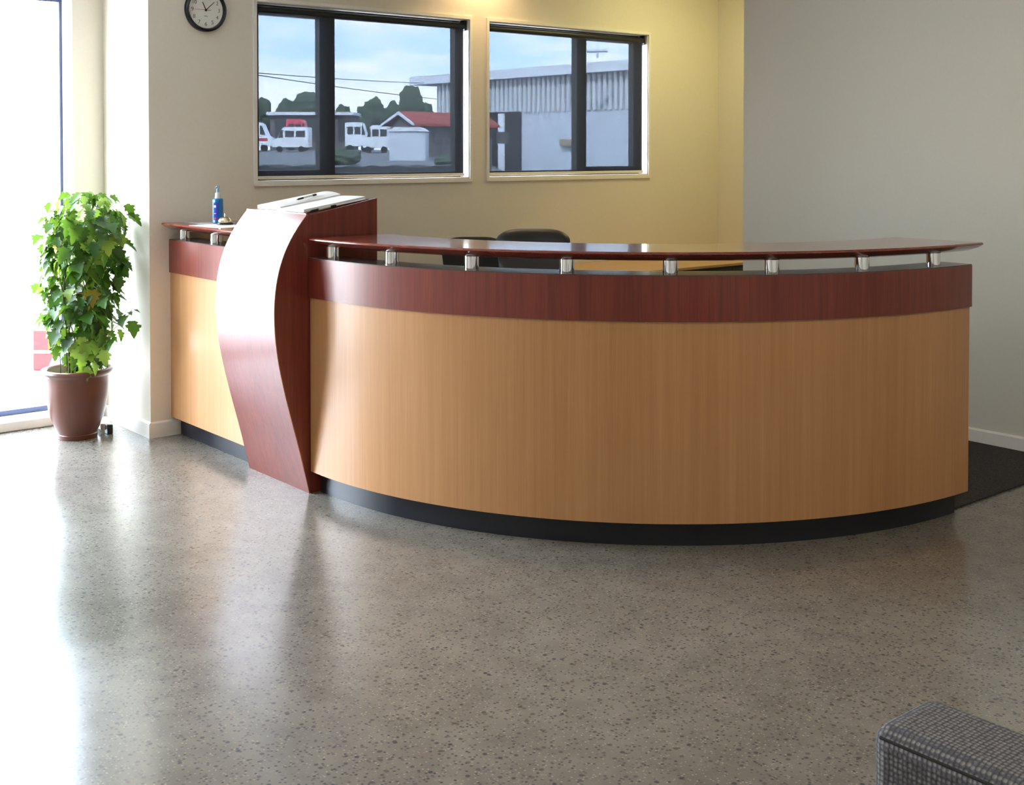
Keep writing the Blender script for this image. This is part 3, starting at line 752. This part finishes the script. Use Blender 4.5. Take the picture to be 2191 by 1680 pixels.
def panel_light(x, y, w_, d_, power, colour, label):
    o = thing('ceiling_light', (x, y, CEIL - .03), label, 'lamp', 'flat ceiling light panels')
    g = MB().box(x - w_ / 2, x + w_ / 2, y - d_ / 2, y - d_ / 2 + .02, CEIL - .03, CEIL).box(x - w_ / 2, x + w_ / 2, y + d_ / 2 - .02, y + d_ / 2, CEIL - .03, CEIL)
    g.box(x - w_ / 2, x - w_ / 2 + .02, y - d_ / 2 + .02, y + d_ / 2 - .02, CEIL - .03, CEIL).box(x + w_ / 2 - .02, x + w_ / 2, y - d_ / 2 + .02, y + d_ / 2 - .02, CEIL - .03, CEIL)
    g.build('frame', 'clear_white', o)
    m_ = mat('lamp_diffuser', (.9, .9, .85), .6); b_ = m_.node_tree.nodes['Principled BSDF']
    b_.inputs['Emission Color'].default_value = (*colour, 1); b_.inputs['Emission Strength'].default_value = .6
    box(x - w_ / 2 + .02, x + w_ / 2 - .02, y - d_ / 2 + .02, y + d_ / 2 - .02, CEIL - .012, CEIL - .004).build('diffuser', m_, o)
    l = bpy.data.lights.new('ceiling_light_glow', 'AREA'); l.shape = 'RECTANGLE'; l.size = w_ - .05; l.size_y = d_ - .05; l.energy = power; l.color = colour
    q = bpy.data.objects.new('ceiling_light_glow', l); COL.objects.link(q); q.parent = o; q.location = (0, 0, .012)
panel_light(6.35, 5.30, .6, .6, 4.0, (1, .90, .40), 'ceiling light panel over the pale work desk')
for lx, ly, lab in ((.6, -1.0, 'added ceiling fill light panel farthest from the curved desk'), (.4, 2.4, 'added ceiling fill light panel above the open floor'), (3.6, .6, 'added ceiling fill light panel in front of the curved desk')):  # unseen lobby panels added as warm fill light
    panel_light(lx, ly, 1.2, .6, 6.5, (1, .86, .66), lab)

# ------------------------------------------------------------------ outdoors
g = MB(); rows = [(7.3, -.06), (30, -.06), (50, .55), (75, 1.0), (100, 1.42), (150, 1.46), (300, 1.46)]
FW = Vector((CF.x, CF.y, 0)).normalized()
g.add([(-60, 7.10, -.06), (60, 7.10, -.06), (60, 26, -.06), (-60, 26, -.06)], [(0, 1, 2, 3)])
struct(g.build('ground_paving', 'pavement'), 'pale paving outside the entrance')
g = MB(); vs = []
for d, z in [(20, -.09)] + rows[1:]:
    for s, k in ((-160, 1), (-.040 * d, 1), (-.005 * d, 0), (160, 0)):      # the yard drops away to the right
        p = FW * d + CR * s; vs.append((p.x, p.y, min(z, z * k - .5 * (1 - k)) - (.02 if d < 35 else 0)))
g.add(vs, [(4 * i + k, 4 * i + k + 1, 4 * i + k + 5, 4 * i + k + 4) for i in range(len(vs) // 4 - 1) for k in range(3)])
struct(g.build('ground_yard', 'asphalt'), 'grey asphalt yard rising away from the window')
def gz(d):
    for (a, p), (c, q) in zip(rows[:-1], rows[1:]):
        if a <= d <= c: return p + (q - p) * (d - a) / (c - a)
    return 1.46
def frame_box(px0, px1, py0, py1, d, depth):
    """camera-facing box: returns centre-bottom and sizes from its photo outline at distance d"""
    a, c = at(px0, py1, d), at(px1, py1, d); top = at(px0, py0, d).z
    return (a + c) / 2, (c - a).length, top
RZ = YAW - R(90)
class LB(MB):                                 # builds in a local frame, then turns it to face a heading
    def place(s, loc, rz):
        m_ = Matrix.Translation(loc) @ Matrix.Rotation(rz, 4, 'Z'); s.v = [tuple(m_ @ Vector(q)) for q in s.v]; return s
# warehouse: long facade parallel to the room's side walls
XW = 67.5
def wy(px, py=200):
    r_ = CF + CR * ((px - PX) / FPX) - CU * ((py - PY) / FPX); return XW * r_.y / r_.x
def wz(px, py):
    r_ = CF + CR * ((px - PX) / FPX) - CU * ((py - PY) / FPX); return EYE + XW * r_.z / r_.x
yf, yn = wy(930), wy(1460)
zt, zb, zm = wz(1348, 129), wz(1348, 151), wz(1300, 234)
wh = thing('warehouse', (XW + 10, (yf + yn) / 2, 0), 'long grey corrugated warehouse outside the windows', 'building')
box(XW - .8, XW + 20, yn, wy(906) + 1.2, zb, zt).build('fascia', 'fascia', wh)
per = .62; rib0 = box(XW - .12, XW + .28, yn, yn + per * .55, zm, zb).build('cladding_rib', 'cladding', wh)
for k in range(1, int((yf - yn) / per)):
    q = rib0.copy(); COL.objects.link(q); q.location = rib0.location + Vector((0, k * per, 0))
box(XW, XW + 20, yn, yf, -.6, zm).build('lower_wall', 'panel_out', wh)
box(XW + .28, XW + 20, yn, yf, zm, zb).build('upper_wall', mat('cladding_groove_shade', (.28, .30, .33), .8), wh)  # darker grey paints the shade in the grooves between the ribs
box(XW - .25, XW + .02, wy(1116), wy(1046), -.6, wz(1080, 240)).build('doorway', 'dark_open', wh)
box(XW - .35, XW - .25, wy(1085), wy(1072), -.6, wz(1080, 243)).build('door_post', 'fascia', wh)
box(XW - .5, XW, wy(1228), wy(1206), wz(1216, 312), wz(1216, 298)).build('wall_vent', mat('tan_vent', (.32, .27, .2), .8), wh)
aa = at(1278, 130, 92); g = MB().tube([(aa.x, aa.y, zt), (aa.x, aa.y, zt + .65)], .09, 8); e = CR * .8
g.tube([tuple(Vector((aa.x, aa.y, zt + .5)) - e), tuple(Vector((aa.x, aa.y, zt + .55)) + e)], .13, 8)
g.build('roof_aerial', 'panel_out', wh, smooth=60)
# red roofed house in front of it
def gable_house(px0, px1, apex_px, py_ridge, py_eave, d, length, label):
    a, c = at(px0, py_eave, d), at(px1, py_eave, d); zr = at(apex_px, py_ridge, d).z; w_ = (c - a).length; ze = a.z
    u0 = (at(apex_px, 300, d) - at(px0, 300, d)).length; zg = -.6
    h_ = thing('house', (a + c) / 2 * Vector((1, 1, 0)) if False else Vector(((a.x + c.x) / 2, (a.y + c.y) / 2, zg)), label, 'building')
    loc = Vector((a.x, a.y, 0)); rz = RZ - R(38)
    LB().box(.3, w_ - .3, 0, length, zg, ze).place(loc, rz).build('house_wall', 'house_wall', h_)
    LB().prism([(.3, ze), (w_ - .3, ze), (u0, zr - .12)], 1, .0, length).place(loc, rz).build('gable', 'house_wall', h_)
    for q in (0, 1):
        e0 = (-.15 if q == 0 else w_ + .15, ze - .08)
        LB().prism([e0, (u0, zr - .05), (u0, zr + .13), (e0[0], e0[1] + .16)], 1, -.35, length + .3).place(loc, rz).build('roof_slope', 'red_roof', h_)
        LB().prism([e0, (u0, zr - .10), (u0, zr + .10), (e0[0], e0[1] + .16)], 1, -.45, -.34).place(loc, rz).build('barge_board', 'fascia', h_)
    for q in range(3):
        wn_ = LB().box(w_ - .32, w_ - .26, 2 + 3.2 * q, 3.4 + 3.2 * q, gz(78) + .9, ze - .35).place(loc, rz).build('house_window', 'vehicle_glass', h_)
gable_house(829, 912, 874, 243, 268, 78, 8, 'low red roofed house in front of the warehouse')
p, w_, zt_ = frame_box(833, 910, 272, 330, 70, 4)
sh = thing('shed', (p.x, p.y, gz(70)), 'white shed standing in front of the red roofed house', 'building')
LB().box(-w_ / 2, w_ / 2, 0, 3, gz(70) - .3, zt_ - .25).place(Vector((p.x, p.y, 0)), RZ).build('shed_wall', 'panel_out', sh)
LB().prism([(-w_ / 2 - .1, zt_ - .25), (w_ / 2 + .1, zt_ - .25), (w_ * .36, zt_), (-w_ * .36, zt_)], 1, -.1, 3.1).place(Vector((p.x, p.y, 0)), RZ).build('shed_roof', 'white_out', sh)
p, w_, zt_ = frame_box(578, 752, 240, 325, 135, 6)
sh = thing('long_building', (p.x, p.y, gz(135)), 'long flat white edged building below the trees', 'building')
LB().box(-w_ / 2, w_ / 2, 0, 6, gz(135) - .3, zt_ - .35).place(Vector((p.x, p.y, 0)), RZ).build('building_wall', 'house_wall', sh)
LB().box(-w_ / 2 - .3, w_ / 2 + .3, -.6, 6.3, zt_ - .35, zt_).place(Vector((p.x, p.y, 0)), RZ).build('roof_edge', 'white_out', sh)
for q in range(5): LB().box(-w_ / 2 + .6 + q * 1.75, -w_ / 2 + 1.9 + q * 1.75, -.06, 0, gz(135) + 1.1, zt_ - .9).place(Vector((p.x, p.y, 0)), RZ).build('building_window', 'vehicle_glass', sh)
# parked vehicles
def van(px0, px1, py0, py1, d, label, m='vehicle_white', flip=1, stripe=None):
    a, c = at(px0, py1, d), at(px1, py1, d); L = (c - a).length; zt_ = at(px0, py0, d).z; zg = gz(d); H_ = zt_ - zg
    p = (a + c) / 2; o = thing('parked_van', (p.x, p.y, zg), label, 'van', 'vans parked in the yard')
    loc = Vector((p.x, p.y, zg)); x = lambda u: flip * (u - .5) * L
    prof = [(x(0), .18 * H_), (x(0), .95 * H_), (x(.04), H_), (x(.66), H_), (x(.74), .92 * H_), (x(.86), .55 * H_), (x(.99), .45 * H_), (x(1), .18 * H_)]
    LB().prism(prof, 1, 0, 1.8).place(loc, RZ).build('body', m, o, bevel=.04)
    LB().prism([(x(.70), .58 * H_), (x(.84), .58 * H_), (x(.75), .88 * H_), (x(.70), .88 * H_)], 1, -.02, 0).place(loc, RZ).build('cab_window', 'vehicle_glass', o)
    for u0, u1 in ((.10, .34), (.40, .64)): LB().prism([(x(u0), .60 * H_), (x(u1), .60 * H_), (x(u1), .85 * H_), (x(u0), .85 * H_)], 1, -.02, 0).place(loc, RZ).build('side_window', 'vehicle_glass', o)
    if stripe: LB().prism([(x(.02), .36 * H_), (x(.9), .36 * H_), (x(.9), .46 * H_), (x(.02), .46 * H_)], 1, -.015, 0).place(loc, RZ).build('stripe', stripe, o)
    for u in (.2, .8):
        g = LB(); rr = .12 * H_; g.prism([(x(u) + rr * math.cos(R(30 * k)), rr + rr * math.sin(R(30 * k))) for k in range(12)], 1, -.04, .25); g.place(loc, RZ).build('wheel', 'tyre', o)
van(500, 581, 262, 318, 98, 'white van with a red stripe at the left window edge', stripe='red_mark')
van(582, 660, 272, 320, 96, 'white van parked left of the dark mullion', flip=-1)
van(738, 790, 262, 322, 97, 'tall white van parked right of the dark mullion')
van(776, 833, 268, 326, 92, 'white van parked beside the white shed', flip=-1)
van(612, 662, 255, 300, 112, 'red van standing behind the white vans', 'red_mark')
# trees
def tree(px, py, d, hw, label, seed):
    top = at(px, py, d); zg = gz(d); rr = hw * d / FPX
    o = thing('tree', (top.x, top.y, zg), label, 'tree', 'trees beyond the yard')
    Ht = top.z - zg; bm = bmesh.new(); bmesh.ops.create_icosphere(bm, subdivisions=4, radius=1)
    rs = Vector((seed * 3.7, seed * 1.3, seed))
    for v_ in bm.verts:
        k = 1 + .30 * noise.noise(v_.co * 1.7 + rs) + .16 * noise.noise(v_.co * 4.5 + rs) + .08 * noise.noise(v_.co * 11 + rs)
        v_.co = Vector((v_.co.x * rr * k, v_.co.y * rr * k, Ht * .58 + v_.co.z * Ht * .44 * k))
    me = bpy.data.meshes.new('crown'); bm.to_mesh(me); bm.free(); me.materials.append(M['foliage'])
    c = bpy.data.objects.new('crown', me); COL.objects.link(c); c.parent = o
    MB().tube([(top.x, top.y, zg - .1), (top.x, top.y, zg + Ht * .5)], [.3, .18], 8).build('trunk', 'stem', o, smooth=60)
for i, (px, py, d, hw, lab) in enumerate((
    (545, 212, 150, 38, 'tree cut by the left edge of the window nearer the clock'),
    (612, 216, 165, 26, 'small tree directly left of the dark mullion above the long building'),
    (668, 200, 150, 50, 'broad tree partly behind the dark mullion'),
    (733, 228, 170, 22, 'low tree directly right of the dark mullion'),
    (795, 219, 150, 34, 'rounded tree left of the tall tree'),
    (838, 226, 168, 26, 'low tree between the rounded tree and the tall tree'),
    (878, 189, 145, 30, 'tallest tree behind the red roofed house'),
    (908, 220, 162, 24, 'small tree against the far end of the warehouse'))):
    tree(px, py, d, hw, lab, i + 1)
# low dark planting strip in front of the yard
hd = MB(); vs = []; n = 60; rh = random.Random(5)
for i in range(n + 1):
    s = -26 + 24.6 * i / n
    for d, z in ((47, gz(47) - .1), (47.2, .84 + .10 * rh.random()), (48.6, .84 + .12 * rh.random()), (49, gz(49) - .1)):
        p = FW * d + CR * s; vs.append((p.x, p.y, z))
hd.add(vs, [(4 * i + k, 4 * i + 4 + k, 4 * i + 5 + k, 4 * i + 1 + k) for i in range(n) for k in range(3)])
tag(hd.build('low_hedge', 'hedge'), 'low dark strip of planting along the bottom of the window view', 'hedge')
for px, py, d, s_, lab in ((735, 318, 62, .9, 'small green bush to the right of the dark mullion'), (966, 330, 58, .8, 'small green bush below the red roofed house')):
    p = at(px, py, d); zg = gz(d) - .1; bm = bmesh.new(); bmesh.ops.create_icosphere(bm, subdivisions=3, radius=1)
    for v_ in bm.verts:
        k = 1 + .3 * noise.noise(v_.co * 2.4 + Vector((px, 0, 0))); v_.co = Vector((v_.co.x * s_ * k, v_.co.y * s_ * k, (p.z - zg) / 2 * (1 + v_.co.z * k)))
    me = bpy.data.meshes.new('bush'); bm.to_mesh(me); bm.free(); me.materials.append(M['foliage'])
    o = bpy.data.objects.new('bush', me); COL.objects.link(o); o.location = (p.x, p.y, zg); tag(o, lab, 'bush', 'bushes in the yard')
# overhead cables
def cable(p0, p1, d0, d1, sag, label):
    a, c = at(*p0, d0), at(*p1, d1); pts = []
    for k in range(17):
        u = k / 16; q = a.lerp(c, u); q.z -= sag * 4 * u * (1 - u); pts.append(tuple(q))
    tag(MB().tube(pts, .028, 6).build('overhead_cable', 'wire', smooth=60), label, 'cable', 'overhead cables')
cable((415, 139), (935, 212), 60, 106.6, .12, 'lower overhead cable crossing the sky')
cable((415, 145), (908, 178), 60, 108, .10, 'upper overhead cable crossing the sky')
pp = at(415, 320, 60); up = thing('utility_pole', (pp.x, pp.y, gz(60)), 'utility pole carrying the overhead cables', 'pole')
MB().tube([(pp.x, pp.y, gz(60) - .1), (pp.x, pp.y, 5.55)], [.14, .10], 12).build('pole_shaft', 'stem', up, smooth=60)
MB().tube([tuple(Vector((pp.x, pp.y, 5.9)) - FW * .8), tuple(Vector((pp.x, pp.y, 5.9)) + FW * .8)], .06, 8).build('cross_arm', 'stem', up, smooth=60)
# red box outside the glass
rb = thing('outdoor_box', (3.17, 8.96, -.06), 'low red box standing outside the glass behind the pot', 'box')
LB().box(-.22, .35, -.15, .15, 0, .30).place(Vector((3.17, 8.96, -.06)), RZ).build('box_body', 'red_box', rb, bevel=.01)
LB().box(-.23, .36, -.16, .16, .13, .15).place(Vector((3.17, 8.96, -.06)), RZ).build('band', 'white_out', rb)
LB().prism([(-.10, 0), (.30, 0), (.30, .28), (.02, .28)], 1, -.20, -.16).place(Vector((3.17, 8.96, -.06)), RZ).build('grey_flap', 'fascia', rb)
